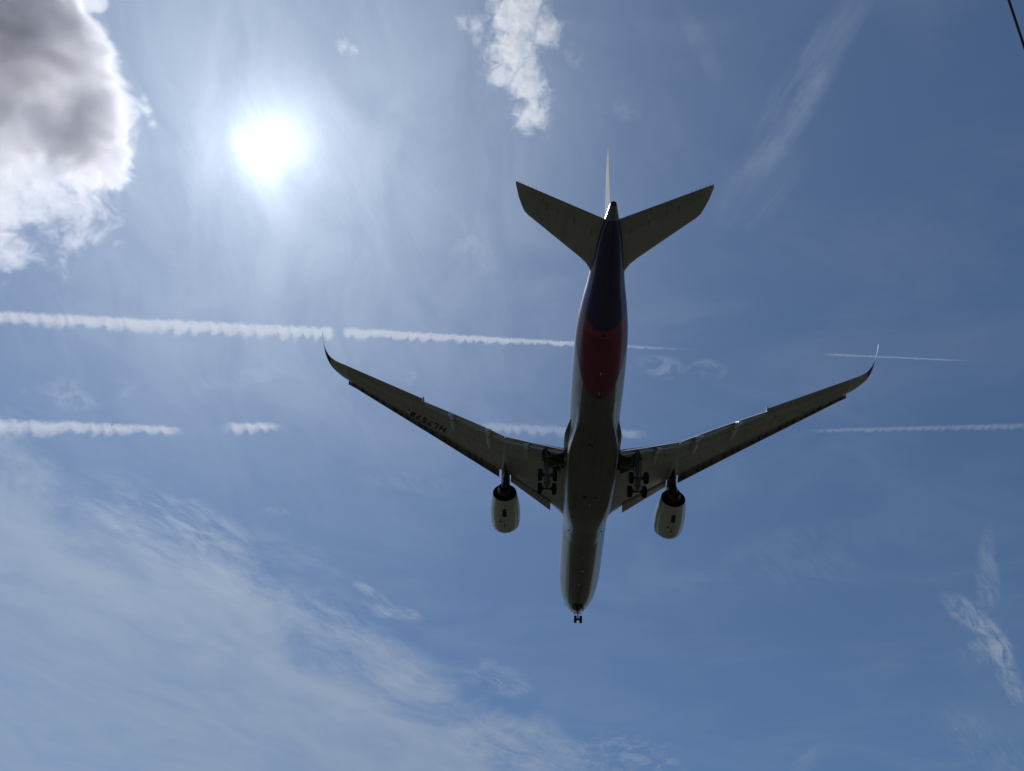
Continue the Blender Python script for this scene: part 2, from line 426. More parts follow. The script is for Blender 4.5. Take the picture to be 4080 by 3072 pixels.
def build_fuselage():
    g = G(); N = 72; rings = []
    st = [0, .03, .08, .18, .3, .5, .8, 1.1, 1.5, 2, 2.5, 3.2, 4, 5, 6, 7.2, 8.5, 10, 12, 15, 18, 22, 26, 30, 34, 38] + list(np.arange(40, 66.6, 0.75)) + [66.9]
    for s in st:
        w, zb, zt = fw(s), fb(s), ft(s)
        zc = zb + (zt-zb)*0.5
        if s < 8: zc = zb + (zt-zb)*lin([(0, .5), (3, .46), (8, .5)])(s)
        r = []
        for k in range(N):
            t = 2*math.pi*k/N
            cy, cz = math.sin(t), -math.cos(t)
            r.append(g.pt(s+NOSE, w*cy, zc + (cz*(zt-zc) if cz > 0 else cz*(zc-zb))))
        rings.append(r)
    g.loft(rings)
    return g.make('fuselage', M_fus, JET, 60)
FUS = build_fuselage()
def fus_bottom(s): return fb(s-NOSE)
def fus_pt(g, s, deg, out=0.0):
    w, zb, zt = fw(s-NOSE)+out, fb(s-NOSE)-out, ft(s-NOSE)+out
    zc = (zb+zt)/2; a = rad(deg)
    return g.pt(s, w*math.sin(a), zc - math.cos(a)*(zc-zb))
def fus_patch(name, s0, s1, a0, a1, mat, parent, out=0.012, n=4):
    g = G(); rings = []
    for i in range(n+1):
        s = s0+(s1-s0)*i/n
        rings.append([fus_pt(g, s, a0+(a1-a0)*k/n, out) for k in range(n+1)] + [fus_pt(g, s, a1+(a0-a1)*k/n, -0.05) for k in range(n+1)])
    g.loft(rings)
    return g.make(name, mat, parent, 30)

# tail cone exhaust
g = G(); e = 66.30
rr = [[g.pt(s, r*math.sin(t), 1.01 + r*0.95*math.cos(t)) for t in [2*math.pi*k/24 for k in range(24)]] for s, r in ((65.6, .30), (65.98, .285), (65.98, .22), (65.65, .20))]
g.loft(rr, (False, True)); g.make('exhaust_pipe', M_hot, JET)
# belly marks, drains, antennas
for s, a0, a1, ln in ((16.2, -2.4, 2.6, .24), (15.6, -2.2, 2.4, .12)): fus_patch('access_panel', s, s+ln, a0, a1, M_belly, FUS, 0.016)
for s, a in ((12.2, -3.6), (8.84, 4.1)): fus_patch('drain_cap', s-.12, s+.12, a-2, a+2, M_white, FUS, 0.02)
for s in (15.51, 14.83, 14.19): fus_patch('static_port', s-.1, s+.1, 50.2, 53, M_white, FUS, 0.015)
for s, h, ln in ((15.3, .28, .4), (44.9, .22, .5), (47.6, .3, .35)):
    g = G(); zb = fus_bottom(s)
    g.plate([(s, 0, zb+.05), (s+ln, 0, zb+.05), (s+ln, 0, zb-h), (s+ln*.5, 0, zb-h)], .05); g.make('blade_antenna', M_white, JET)
fus_patch('outflow_valve', 44.62, 44.95, -4, 4, M_seam, FUS, 0.015)
fus_patch('tail_drain', 52.15, 52.5, -3, 3, M_seam, FUS, 0.015)
# beacon under the rear fuselage and on the belly
def dome(g, s, y, z, r, seg=14):
    rings = []
    for i in range(5):
        t = math.pi/2*i/5
        rings.append([g.pt(s+r*math.cos(t)*math.cos(p), y+r*math.cos(t)*math.sin(p), z-r*.9*math.sin(t)) for p in [2*math.pi*k/seg for k in range(seg)]])
    g.loft(rings)

# belly fairing
def build_belly():
    g = G(); rings = []
    tab = [  # s, wb, zb, wm, zm, wo, zo, wi, zi
        (17.4, .9, -2.98, 1.2, -2.75, 1.35, -2.55, 1.2, -2.2),
        (18.6, 1.35, -3.14, 1.62, -2.9, 1.85, -2.45, 1.5, -1.8),
        (20.6, 1.88, -3.34, 2.15, -3.0, 2.45, -2.2, 1.9, -1.4),
        (22.5, 2.14, -3.50, 2.55, -3.0, 2.88, -2.0, 2.2, -1.0),
        (24.5, 2.27, -3.58, 2.78, -3.0, 3.02, -1.9, 2.4, -.9),
        (28.0, 2.58, -3.62, 2.98, -3.0, 3.16, -1.8, 2.5, -.8),
        (31.0, 2.76, -3.62, 3.06, -3.0, 3.22, -1.7, 2.5, -.7),
        (33.5, 2.88, -3.60, 3.0, -1.9, 3.30, -1.45, 2.5, -.5),
        (35.0, 2.92, -3.56, 2.96, -1.35, 3.38, -1.1, 2.6, -.3),
        (36.8, 2.86, -3.50, 2.88, -1.15, 3.40, -1.0, 2.6, -.2),
        (38.6, 2.60, -3.40, 2.62, -1.1, 3.12, -1.0, 2.5, -.2),
        (40.2, 2.36, -3.28, 2.40, -1.3, 2.60, -1.2, 2.3, -.6),
        (41.8, 2.05, -3.16, 2.12, -2.2, 2.15, -1.9, 2.0, -1.5),
        (43.4, 1.6, -3.06, 1.75, -2.5, 1.78, -2.4, 1.6, -2.0),
        (44.8, .9, -2.92, 1.1, -2.7, 1.15, -2.6, 1.0, -2.3)]
    fs = [interp([(r[0], r[k]) for r in tab]) for k in range(1, 9)]
    degs = (0, 12, 24, 31, 36, 43, 49, 56, 63, 69, 76, 86)
    kf = interp([(17.4, 1), (18.6, .82), (20.6, .66), (22.5, .36), (24.5, .10), (26.5, 0), (36, 0), (38.6, .18), (40.2, .5), (41.8, .82), (43.6, 1), (44.8, 1)])
    sink = interp([(17.4, -.05), (18.3, .012), (22, .02), (40, .02), (42.6, .012), (43.6, -.03), (44.8, -.10)])
    for s in np.linspace(17.4, 44.8, 60):
        wb, zb, wm, zm, wo, zo, wi, zi = [f(s) for f in fs]
        half = [(0, zb), (.4*wb, zb), (.8*wb, zb+.01), (.93*wb, zb+.05), (wb, zb+.17), (.5*(wb+wm)+.02, .55*(zb+.17)+.45*zm), (wm, zm), (.5*(wm+wo), .5*(zm+zo)-.02), (wo-.04, zo-.06), (wo, zo), (wo-.05, zo+.08), (wi, zi)]
        k = kf(s)
        fus = []
        for a in degs:
            p = fus_pt(g, s, a, sink(s)); fus.append((-p[0], p[2]))
        half = [(p[0]*(1-k)+q[0]*k, p[1]*(1-k)+q[1]*k) for p, q in zip(half, fus)]
        ring = [g.pt(s, y, z) for y, z in half] + [g.pt(s, -y, z) for y, z in reversed(half[1:])]
        rings.append(ring)
    SS = np.linspace(17.4, 44.8, 60)
    g.loft(rings, mi=lambda i, j: 1 if 33.2 < SS[i] < 40.6 and (6 <= j <= 8 or 14 <= j <= 16) else 0)  # overhang behind the wing root set dark grey, shade painted in
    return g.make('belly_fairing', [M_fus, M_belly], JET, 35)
BELLY = build_belly()
def belly_patch(name, s0, s1, y0, y1, mat, z=-3.64, parent=None):
    g = G(); g.box(s0, s1, y0, y1, z, z+.12); return g.make(name, mat, parent or BELLY, 0)
belly_patch('vent_grille', 28.55, 28.85, .35, .85, M_seam)
belly_patch('vent_grille', 28.5, 28.62, -.3, -1.0, M_seam)
belly_patch('vent_grille', 28.75, 28.86, -.35, -.95, M_seam)
belly_patch('vent_grille', 29.0, 29.1, 1.55, 1.75, M_seam)
belly_patch('vent_grille', 29.0, 29.1, -1.6, -1.8, M_seam)
for s, y in ((37.7, .55), (37.5, .25)):
    g = G(); rr = [[g.pt(s+r*math.sin(t), y+r*math.cos(t), z) for t in [2*math.pi*k/16 for k in range(16)]] for r, z in ((.13, -3.40), (.13, -3.485))]
    g.loft(rr); g.make('drain_hole', M_black, BELLY)
g = G(); dome(g, 27.2, -.15, -3.6, .1); g.make('beacon', M_white, BELLY)
g = G(); g.tube([(27, 0, -3.627), (44, 0, -3.0)], .004)
for sd in (1, -1):
    g = G(); rr = [[g.pt(s0+.11*math.sin(t), sd*(y+.09*math.cos(t)), z) for t in [2*math.pi*k/14 for k in range(14)]] for s0, y, z in ((20.9, 2.1, -2.75), (20.9, 2.2, -2.8))]
    g.loft(rr); g.make('air_inlet', M_black, BELLY)

# ---------------------------------------------------------------- wings
zw = interp([(0, -1.75), (3.3, -1.45), (4.67, -1.2), (10, -.2), (15, .64), (20.5, 1.52), (25, 2.25), (29.4, 2.98)])
sLE = lin([(0, 17.2), (2.4, 20.55), (2.68, 21.05), (3.05, 21.6), (3.5, 22.3), (4.1, 22.85), (4.6, 23.4), (4.7, 24.1), (9.6, 27.68), (11.2, 28.65), (29.4, 40.72)])
sCV = lin([(0, 33.9), (3.3, 33.9), (7.4, 34.15), (10.55, 34.3), (13.3, 35.6), (17.17, 37.35), (20.5, 38.75)])
sHG = lin([(20.5, 38.72), (20.73, 38.8), (24.64, 40.3), (29.4, 42.6)])
sTA = lin([(20.5, 39.70), (24.4, 41.27), (29.4, 43.28)])
thk = interp([(0, 2.2), (3.3, 1.9), (10.5, 1.25), (20.5, .78), (29.4, .42)])
def up_shape(f):
    if f < .4:
        u = 1 - f/.4
        return .42 + .58*math.sqrt(max(0, 1-u*u))
    return 1 - .62*((f-.4)/.6)**1.6
def low_shape(f): return .42*(1-f/.16)**2 if f < .16 else 0.0
FL = [1, .8, .6, .4, .25, .16, .1, .06, .03, .012, 0.0]
def wing_ring(g, sd, y, flapped):
    s0 = sLE(y); s1 = sCV(y) if flapped else sHG(y); c = s1-s0; t = thk(y); z0 = zw(y)
    r = [(s0+c*f, z0+t*low_shape(f)) for f in FL]
    r += [(s0+c*f, z0+t*up_shape(f)) for f in (.012, .03, .07, .14, .24, .4, .6, .8, 1.0)]
    if flapped:
        L = lin([(3, .48), (10.5, .46), (20.5, .36)])(y)
        zt = z0+t*.38; ze = zt - .20*L
        r += [(s1+L*.5, z0+t*.38-.075*L), (s1+L, ze), (s1+L, ze-.03), (s1+L*.5, z0+t*.38-.075*L-.09), (s1+.06, zt-.16), (s1+.04, z0+.06)]
    return [g.pt(s, sd*y, z) for s, z in r]

def build_wing(sd):
    g = G()
    ys = [0.4, 2.0, 2.4, 2.68, 3.05, 3.5, 4.1, 4.58, 4.62, 4.72, 5.5, 6.6, 8, 9.6, 10.55, 11.2, 12.5, 13.3, 15, 17.17, 19, 20.5]
    g.loft([wing_ring(g, sd, y, True) for y in ys])
    g.loft([wing_ring(g, sd, y, False) for y in (20.52, 22, 24.64, 27, 29.4)])
    W = g.make('wing', M_wing, JET, 40)
    # raked tip that curls up
    rows = [(29.42, 3.0, 40.75, 43.30, 3.06, .40, 9), (30.2, 3.19, 41.22, 43.40, 3.34, .34, 16), (30.83, 3.38, 41.78, 43.52, 3.62, .28, 25), (31.2, 3.52, 42.16, 43.62, 3.84, .24, 33),
            (31.56, 3.70, 42.58, 43.80, 4.06, .2, 42), (31.9, 3.99, 43.22, 44.16, 4.36, .15, 56), (32.18, 4.42, 43.74, 44.66, 4.74, .12, 68), (32.36, 4.86, 44.12, 45.06, 5.14, .10, 76),
            (32.48, 5.22, 44.52, 45.44, 5.5, .085, 81), (32.56, 5.56, 44.96, 45.80, 5.80, .065, 84), (32.61, 5.88, 45.42, 46.02, 6.04, .04, 86), (32.63, 6.14, 45.86, 46.10, 6.20, .015, 86)]
    fns = [interp([(i, r[k]) for i, r in enumerate(rows)]) for k in range(7)]
    fr = [1, .75, .5, .3, .15, .06, .015, 0, .015, .06, .15, .3, .5, .75]
    rings = []; gg = G(); NS = 40
    for i in range(NS+1):
        q = (len(rows)-1)*i/NS
        y, zl, s0, s1, zt, t, ph = [f(q) for f in fns]
        ring = []
        for j, f in enumerate(fr):
            low = j <= 7
            h = t*(.42*(1-(1-min(f/.2, 1))**2) if False else 0)
            th = t*math.sqrt(max(f, 0))*(1-f)*1.9
            h = -0.35*th if low else 0.65*th
            if j == 0: h = -0.01
            a = rad(ph)
            s = s0+(s1-s0)*f; z = zl+(zt-zl)*f
            ring.append(gg.pt(s, sd*(y - math.sin(a)*h - (0.0)), z + math.cos(a)*h + t*.35*(1 - f)**3))
        rings.append(ring)
    def mi(i, j):
        q = (len(rows)-1)*(i+.5)/NS
        y = fns[0](q)
        if j < 7 and y > 31.46: return 1 if (y < 31.74 and j > 2) else (2 if y < 32.34 else 3)
        return 3 if y > 31.5 else 0   # inner face white
    gg.loft(rings, (True, True), mi=mi)
    M_red = bpy.data.materials.get('crimson_paint') or paint('crimson_paint', (0.20, 0.015, 0.035), 0.25, 0.5, grime=0.1)
    wl_ = gg.make('winglet', [M_wing, M_red, M_navy, M_white], W, 50)
    # tip leading-edge insert with navigation lamp
    # slats
    def slat(y0, y1, kfun, zoff, n):
        q = G(); rings = []
        for y in np.linspace(y0, y1, n):
            k = kfun(y); zl = zw(y)+zoff; c = sLE(y)+.30-k
            prof = [(0, 0), (-.10, .12), (-.10, .30), (.02, .55), (.25, .80), (.6, .97), (.98, 1.04), (.97, .99), (.6, .86), (.32, .66), (.14, .40), (.08, .18), (.16, .06)]
            rings.append([q.pt(c+k*a, sd*y, zl+.62*k*b) for a, b in prof])
        q.loft(rings)
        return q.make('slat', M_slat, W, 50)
    kout = lin([(11, .98), (20, .62), (29.5, .40)])
    edges = [11.32, 15.35, 19.1, 22.1, 25.9, 29.52]
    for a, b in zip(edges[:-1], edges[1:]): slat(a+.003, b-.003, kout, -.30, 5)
    # inboard droop nose
    q = G(); rings = []
    for y in np.linspace(4.66, 9.85, 6):
        s0 = lin([(4.6, 24.42), (9.6, 27.95), (9.9, 28.15)])(y); k = lin([(4.6, 1.25), (9.9, .60)])(y); z0 = zw(y)
        prof = [(0, -.03), (-.35, -.11), (-.75, -.22), (-.97, -.26), (-1.04, -.17), (-.98, -.02), (-.7, .22), (-.3, .48), (.1, .62), (.1, .05)]
        rings.append([q.pt(s0+k*a, sd*y, z0+b) for a, b in prof])
    q.loft(rings); q.make('droop_nose', M_ctrl, W, 45)
    # slat tracks
    for y in (28.92, 27.91, 26.81, 26.18, 25.43, 24.1, 23.37, 22.67, 21.16, 20.48, 19.7, 18.19, 17.51, 16.66, 15.15, 14.34, 13.59, 12.03):
        q = G(); k = kout(y); a = sLE(y)+.42; b = sLE(y)+.34-k*.92; z0 = zw(y)
        q.tube([(a, sd*y, z0-.01), (a-.5*(a-b), sd*y, z0-.10), (b, sd*(y+.02), z0-.20)], [.03, .04, .045], 8)
        q.tube([(a-.5*(a-b), sd*y, z0-.08), (b+.04, sd*(y-.22), z0-.22)], [.03, .03], 6)
        q.tube([(a+.02, sd*y, z0+.02), (a+.14, sd*y, z0+.05)], [.05, .03], 8)
        q.make('slat_track', M_dark, W)
    # flaps
    sTE = lin([(3.2, 35.60), (7.5, 35.88), (10.45, 36.18), (13.85, 37.62), (17.76, 39.06), (20.2, 39.92)])
    dTE = lin([(3.2, -.85), (12, -.85), (20.2, -.68)])
    def flap(y0, y1, n):
        q = G(); rings = []
        for y in np.linspace(y0, y1, n):
            zle = zw(y) - .02; s0 = sCV(y)+lin([(3, .46), (10.5, .44), (20, .34)])(y); z1 = zw(y)+dTE(y); s1 = sTE(y)
            c = math.hypot(s1-s0, z1-zle); ex, ez = (s1-s0)/c, (z1-zle)/c; nx, nz = -ez, ex
            prof = [(1, -.004), (.8, .018), (.6, .035), (.4, .03), (.2, .0), (.08, -.04), (.02, -.03), (0, 0), (.02, .05), (.1, .105), (.25, .15), (.45, .155), (.65, .118), (.82, .066), (.95, .020), (1, .006)]
            rings.append([q.pt(s0+c*(a*ex)+c*b*nx, sd*y, zle+c*a*ez+c*b*nz) for a, b in prof])
        q.loft(rings, mi=lambda i, j: 0 if j < 8 else 1); return q.make('flap', [M_ctrl, M_flapup], W, 60)
    flap(3.35, 10.43, 7); flap(10.58, 20.18, 9)
    # flap end fence
    q = G(); y = 20.38
    q.plate([(sCV(y)-.1, sd*y, zw(y)-.02), (sCV(y)+1.15, sd*y, zw(y)-.05), (sCV(y)+1.05, sd*y, zw(y)+.3), (sCV(y), sd*y, zw(y)+.3)], .16); q.make('flap_fence', M_ctrl, W)
    # ailerons
    for y0, y1 in ((20.53, 24.55), (24.565, 29.39)):
        q = G(); rings = []
        for y in np.linspace(y0, y1, 4):
            z0 = zw(y); t = thk(y)*.38; s0 = sHG(y)+.035; s1 = sTA(y)
            rings.append([q.pt(s, sd*y, z) for s, z in ((s1, z0+.03), (.5*(s0+s1), z0+.0), (s0, z0+.004), (s0-.02, z0+.5*t), (s0, z0+t), (.5*(s0+s1), z0+.6*t), (s1, z0+.05))])
        q.loft(rings); q.make('aileron', M_ctrl, W, 30)
    for y in (21.3, 22.05, 25.2, 26.0, 26.6):
        q = G(); s = sHG(y)+.1; rings = []
        for i in range(4):
            t = math.pi/2*i/4
            rings.append([q.pt(s+.3*math.cos(t)*math.cos(p)+.05, sd*(y+.2*math.cos(t)*math.sin(p)), zw(y)-.07*math.sin(t)) for p in [2*math.pi*k/16 for k in range(16)]])
        q.loft(rings); q.make('hinge_cover', M_ctrl, W)
    # seam along the aileron hinge
    # flap track fairings
    for y, sa, za, sb, zb_, w in ((16.9, 34.6, .86, 39.5, -.80, .36), (12.5, 32.64, -.07, 37.85, -1.58, .42), (7.86, 31.69, -.89, 36.0, -1.95, .40)):
        mid = sa+(sb-sa)*.52
        zs = zw(y)
        def canoe(name, lst, mat):
            q = G(); rings = []
            for s, zt, zb2, hw in lst:
                r = []
                for k in range(15):
                    t = math.pi*k/14
                    r.append(q.pt(s, sd*(y+hw*math.cos(t)), zt-(zt-zb2)*math.sin(t)**.8))
                r += [q.pt(s, sd*(y-hw*.8), zt+.08), q.pt(s, sd*(y+hw*.8), zt+.08)]
                rings.append(r)
            q.loft(rings); return q.make(name, mat, W, 50)
        canoe('flap_fairing', [(sa, zs+.02, zs-.01, .02), (sa+.3, zs+.02, zs-.07, .11*w/.3), (sa+.8, zs+.02, zs-.19, .6*w), (sa+1.5, zs+.02, zs-.34, .85*w), (mid-.06, zs+.02, zs-.50, w)], M_fair)
        zt2 = lambda f: zs+.0-(zs-zb_-.25)*f**1.35
        canoe('flap_fairing_tail', [(mid+.04, zs+.02, zs-.50, w), (mid+.35*(sb-mid), zt2(.35)+.05, zt2(.35)-.58, w*1.02), (mid+.7*(sb-mid), zt2(.7), zt2(.7)-.52, w*.95), (sb, zb_+.12, zb_-.16, w*.72)], M_fair)
        q = G(); q.tube([(mid-.01, sd*(y+w*1.0*math.cos(t)), zs-.01-.5*math.sin(t)**.8) for t in np.linspace(.1, math.pi-.1, 13)], .028, 6); q.make('fairing_joint', M_seam, W)
    # small openings on the lower skin
    for y, s in ((22.3, 37.55), (21.7, 38.2), (9.0, 33.1), (24.9, 38.6)):
        q = G(); rr = [[q.pt(s+.09*math.sin(t), sd*(y+.09*math.cos(t)), zw(y)+dz_) for t in [2*math.pi*k/12 for k in range(12)]] for dz_ in (.02, -.014)]
        q.loft(rr); q.make('drain_hole', M_black, W)
    for fr_, y0_, y1_ in ((.17, 3.4, 29.3), (.86, 3.4, 20.4), (.62, 3.4, 29.3)):
        q = G(); pth = []
        for y in np.linspace(y0_, y1_, 16):
            c_ = (sCV(y) if y < 20.5 else sHG(y)) - sLE(y); pth.append((sLE(y)+c_*fr_, sd*y, zw(y)+.004))
        q.tube(pth, .016, 6); q.make('panel_seam', M_seam, W)
    # long inspection panels between the spars
    for i in range(9):
        y = 11.8+i*1.0*1.55
        s = sLE(y)+.45*(sCV(min(y, 20.5)) - sLE(min(y, 20.5)) if y < 20.5 else sHG(y)-sLE(y))
        q = G(); rr = [[q.pt(s+.17*math.sin(t)+.12*math.cos(t), sd*(y+.30*math.cos(t)), zw(y)+dz_) for t in [2*math.pi*k/20 for k in range(20)]] for dz_ in (.02, -.008)]
        q.loft(rr); q.make('access_panel', M_ctrl, W, 30)
    return W
WL = build_wing(1)
WR = build_wing(-1)

# registration under the port wing
def registration(parent):
    cu = bpy.data.curves.new('registration_text', 'FONT'); cu.body = 'HL7578'; cu.size = 1.0; cu.offset = 0.038; cu.space_character = 1.3; cu.resolution_u = 6
    to = bpy.data.objects.new('registration_text', cu); COL.objects.link(to)
    dg = bpy.context.evaluated_depsgraph_get()
    me = bpy.data.meshes.new_from_object(to.evaluated_get(dg)); bpy.data.objects.remove(to)
    vs = np.array([v.co[:] for v in me.vertices]); x0, x1 = vs[:, 0].min(), vs[:, 0].max(); y0, y1 = vs[:, 1].min(), vs[:, 1].max()
    O = (35.30, 17.72); r = (.450, .893); u = (-.893, .450); LEN, HGT = 4.75, 1.0
    for v in me.vertices:
        a = (v.co.x-x0)/(x1-x0)*LEN; h = (v.co.y-y0)/(y1-y0)*HGT
        s = O[0]+r[0]*a+u[0]*h; y = O[1]+r[1]*a+u[1]*h
        v.co = (-y, -s, zw(y)-.016)
    me.materials.clear(); me.materials.append(M_letter); me.name = 'registration_lettering'
    o = link('registration_lettering', me, parent); o['label'] = 'black registration HL7578 painted under the wing'
    return o
registration(WL)

# ---------------------------------------------------------------- engines
def build_engine(sd):
    f0 = Vector((22.15, 10.46, -2.98)); f1 = Vector((27.79, 10.51, -2.62))
    ax_ = (f1-f0).normalized(); uy = Vector((0, 1, 0)); uz = ax_.cross(uy).normalized()
    if uz.z < 0: uz = -uz
    uy = (uz.cross(ax_)).normalized(); uy = uy if uy.y > 0 else -uy
    def P(g, d, r, t):
        p = f0 + ax_*d + (uy*math.sin(t)+uz*math.cos(t))*r
        return g.pt(p.x, sd*p.y, p.z)
    N = 56
    def rev(g, prof, caps=(False, False), mi=None):
        g.loft([[P(g, d, r, 2*math.pi*k/N) for k in range(N)] for d, r in prof], caps, mi=mi)
    g = G()
    outer = [(.42, 1.50), (.15, 1.53), (.03, 1.59), (0, 1.66), (.04, 1.73), (.14, 1.79), (.35, 1.855), (.7, 1.905), (1.2, 1.935), (1.9, 1.945), (2.7, 1.93), (3.4, 1.88), (4.1, 1.79), (4.8, 1.68), (5.3, 1.585), (5.72, 1.50), (5.72, 1.475), (5.2, 1.53), (4.4, 1.58), (3.4, 1.55)]
    rev(g, outer, mi=lambda i, j: 1 if i < 6 else (2 if i >= 16 else 0))
    E_ = g.make('engine', [M_nac, M_lip, M_black], JET, 45)
    q = G(); rev(q, [(.40, 1.505), (1.0, 1.49), (1.3, 1.49)], mi=0); q.make('intake_duct', M_strut, E_)
    q = G(); rev(q, [(1.28, 1.49), (1.28, .35), (1.0, .28), (.8, .12), (.74, .01)], (False, True)); q.make('fan', M_dark, E_)
    q = G(); rev(q, [(3.4, 1.56), (3.4, 1.1)]); q.make('duct_wall', M_black, E_)
    q = G(); rev(q, [(3.3, 1.13), (4.6, 1.15), (5.5, 1.04), (6.2, .86), (6.75, .72), (6.75, .68), (6.3, .66)]); q.make('core_cowl', M_hot, E_)
    q = G(); rev(q, [(5.9, .5), (6.6, .47), (7.2, .36), (7.7, .18), (7.95, .03)], (True, True)); q.make('exhaust_cone', M_hot, E_)
    # cowl details on the underside
    def patch(name, d0, d1, t0, t1, mat, out=.012):
        gg = G(); rad_ = lin([(a, c) for a, c in outer[3:16]]); rings = []
        for i in range(7):
            d = d0+(d1-d0)*i/6
            rings.append([P(gg, d, rad_(d)+out, rad(180+t0+(t1-t0)*k/5)*1) for k in range(6)] + [P(gg, d, rad_(d)-.03, rad(180+t1+(t0-t1)*k/5)) for k in range(6)])
        gg.loft(rings); return gg.make(name, mat, E_, 30)
    m = 1 if sd > 0 else 1
    patch('vent_grille', 3.35, 4.55, -6.5*sd, 9.5*sd, M_seam)
    patch('drain_mast', 1.55, 1.95, 0*sd, 3.4*sd, M_seam, .06)
    patch('access_panel', 2.35, 2.6, -18*sd, -10*sd, M_seam)
    patch('access_panel', .62, 1.05, 12*sd, 26*sd, M_ctrl, .008)
    patch('latch_line', 1.2, 5.7, 1.2*sd, 1.6*sd, M_seam, .006)
    patch('cowl_joint', 2.08, 2.11, -70, 70, M_seam, .005)
    patch('cowl_joint', .78, .80, -80, 80, M_seam, .005)
    # vortex strake on the inboard side
    q = G(); t = rad(320)
    a = [P(q, 1.0, 1.92, t), P(q, 2.3, 1.93, t), P(q, 2.25, 2.18, t), P(q, 1.9, 2.2, t)]
    v = [Vector(p) for p in a]; n = (v[1]-v[0]).cross(v[2]-v[0]).normalized()*.02
    q.loft([[tuple(p-n) for p in v], [tuple(p+n) for p in v]]); q.make('strake', M_nac, E_)
    # pylon: thin fairing from the nacelle up to the wing, tapering to a point behind the jet pipe
    q = G(); rings = []
    for s, hw, zb, zt in ((23.2, .05, -1.2, -.95), (24.2, .28, -1.4, -.72), (25.6, .46, -1.5, -.45), (27.2, .56, -1.75, -.28), (28.3, .52, -1.98, -.2), (29.3, .36, -1.82, -.12), (30.2, .17, -1.55, -.05), (30.85, .03, -1.32, 0.0)):
        y = 10.5
        rings.append([q.pt(s, sd*(y+a*hw), zb+(zt-zb)*b) for a, b in ((0, 0), (.55, .02), (.9, .15), (1, .4), (1, 1), (-1, 1), (-1, .4), (-.9, .15), (-.55, .02))])
    q.loft(rings); q.make('pylon', M_hot, E_, 50)
    q = G(); rings = []
    for s, hw, d in ((26.6, .50, .5), (27.4, .56, .45), (28.3, .55, .36), (29.3, .50, .30), (30.5, .42, .24), (32.0, .31, .16), (33.2, .22, .09), (33.9, .16, .02)):
        y = 10.53; zz = zw(y)
        rings.append([q.pt(s, sd*(y+a*hw), zz+.02-b*d) for a, b in ((-1, -.2), (-.95, .55), (-.7, .9), (0, 1), (.7, .9), (.95, .55), (1, -.2))])
    q.loft(rings); q.make('pylon_fairing', M_fair, E_, 35)
    return E_
build_engine(1); build_engine(-1)

# ---------------------------------------------------------------- tail
def build_tailplane(sd):
    zl = lambda y: .55+.125*y
    zt = lambda y: 1.14+.10*y
    sl_ = lin([(0, 56.4), (.9, 57.2), (1.3, 57.75), (1.6, 58.3), (1.85, 58.85), (2.2, 59.42), (2.8, 60.0), (4.5, 61.37), (8.1, 64.24), (8.45, 64.62), (8.75, 65.35), (9.0, 66.1), (9.27, 67.35)])
    hg = lin([(0, 61.95), (.65, 62.3), (8.31, 66.2), (9.27, 67.0)]); te = lin([(0, 63.9), (.88, 64.22), (9.27, 67.48)])
    def P(q, y, s, h):
        a, b = sl_(y), te(y); f = (s-a)/max(b-a, .01)
        return q.pt(s, sd*y, zl(y)+(zt(y)-zl(y))*f+h)
    def th(y, f):
        c = te(y)-sl_(y)
        return .105*c*1.9*math.sqrt(max(f, 0))*(1-f)*.95+.012
    g = G(); rings = []
    for y in (.2, .9, 1.3, 1.6, 1.85, 2.2, 2.8, 4.5, 6.5, 8.1, 8.29):
        a, b = sl_(y), te(y); fh = (hg(y)-.006-a)/(b-a); r = []
        for f in [fh*k for k in (1, .8, .55, .32, .15, .05, .012, 0)]: r.append(P(g, y, a+(b-a)*f, -.5*th(y, f)))
        for f in [fh*k for k in (.012, .05, .15, .32, .55, .8, 1)]: r.append(P(g, y, a+(b-a)*f, .5*th(y, f)))
        rings.append(r)
    g.loft(rings)
    rings = []
    for y in (8.284, 8.45, 8.75, 9.0, 9.27):
        a, b = sl_(y), te(y); r = []
        for f in (1, .8, .55, .32, .15, .05, .012, 0): r.append(P(g, y, a+(b-a)*f, -.5*th(y, f)))
        for f in (.012, .05, .15, .32, .55, .8, 1): r.append(P(g, y, a+(b-a)*f, .5*th(y, f)))
        rings.append(r)
    g.loft(rings)
    T = g.make('tailplane', M_wing, JET, 50)
    q = G(); rings = []
    for y in np.linspace(.5, 8.282, 7):
        a, b = sl_(y), te(y); r = []
        f0 = (hg(y)+.003-a)/(b-a)
        fs = [1, .5*(1+f0), f0]
        r = [P(q, y, a+(b-a)*f, -.5*th(y, f)) for f in fs] + [P(q, y, a+(b-a)*f, .5*th(y, f)) for f in reversed(fs)]
        rings.append(r)
    q.loft(rings); q.make('elevator', M_ctrl, T, 30)
    for y in (1.9, 3.6, 5.2, 6.3):
        q = G(); s = hg(y); q.tube([(s-.35, sd*(y-.05), P(q, y, s-.35, -.5*th(y, (s-.35-sl_(y))/(te(y)-sl_(y))))[2]), (s+.30, sd*y, P(q, y, s+.3, -.5*th(y, (s+.3-sl_(y))/(te(y)-sl_(y))))[2])], [.016, .024], 8); q.make('hinge_cover', M_seam, T)
    for y in (8.9, 8.6, 8.05, 7.7, 7.3):
        q = G(); q.tube([(te(y), sd*y, zt(y)), (te(y)+.28, sd*y, zt(y)+.02)], .012, 5); q.make('static_wick', M_dark, T)
    return T
build_tailplane(1); build_tailplane(-1)

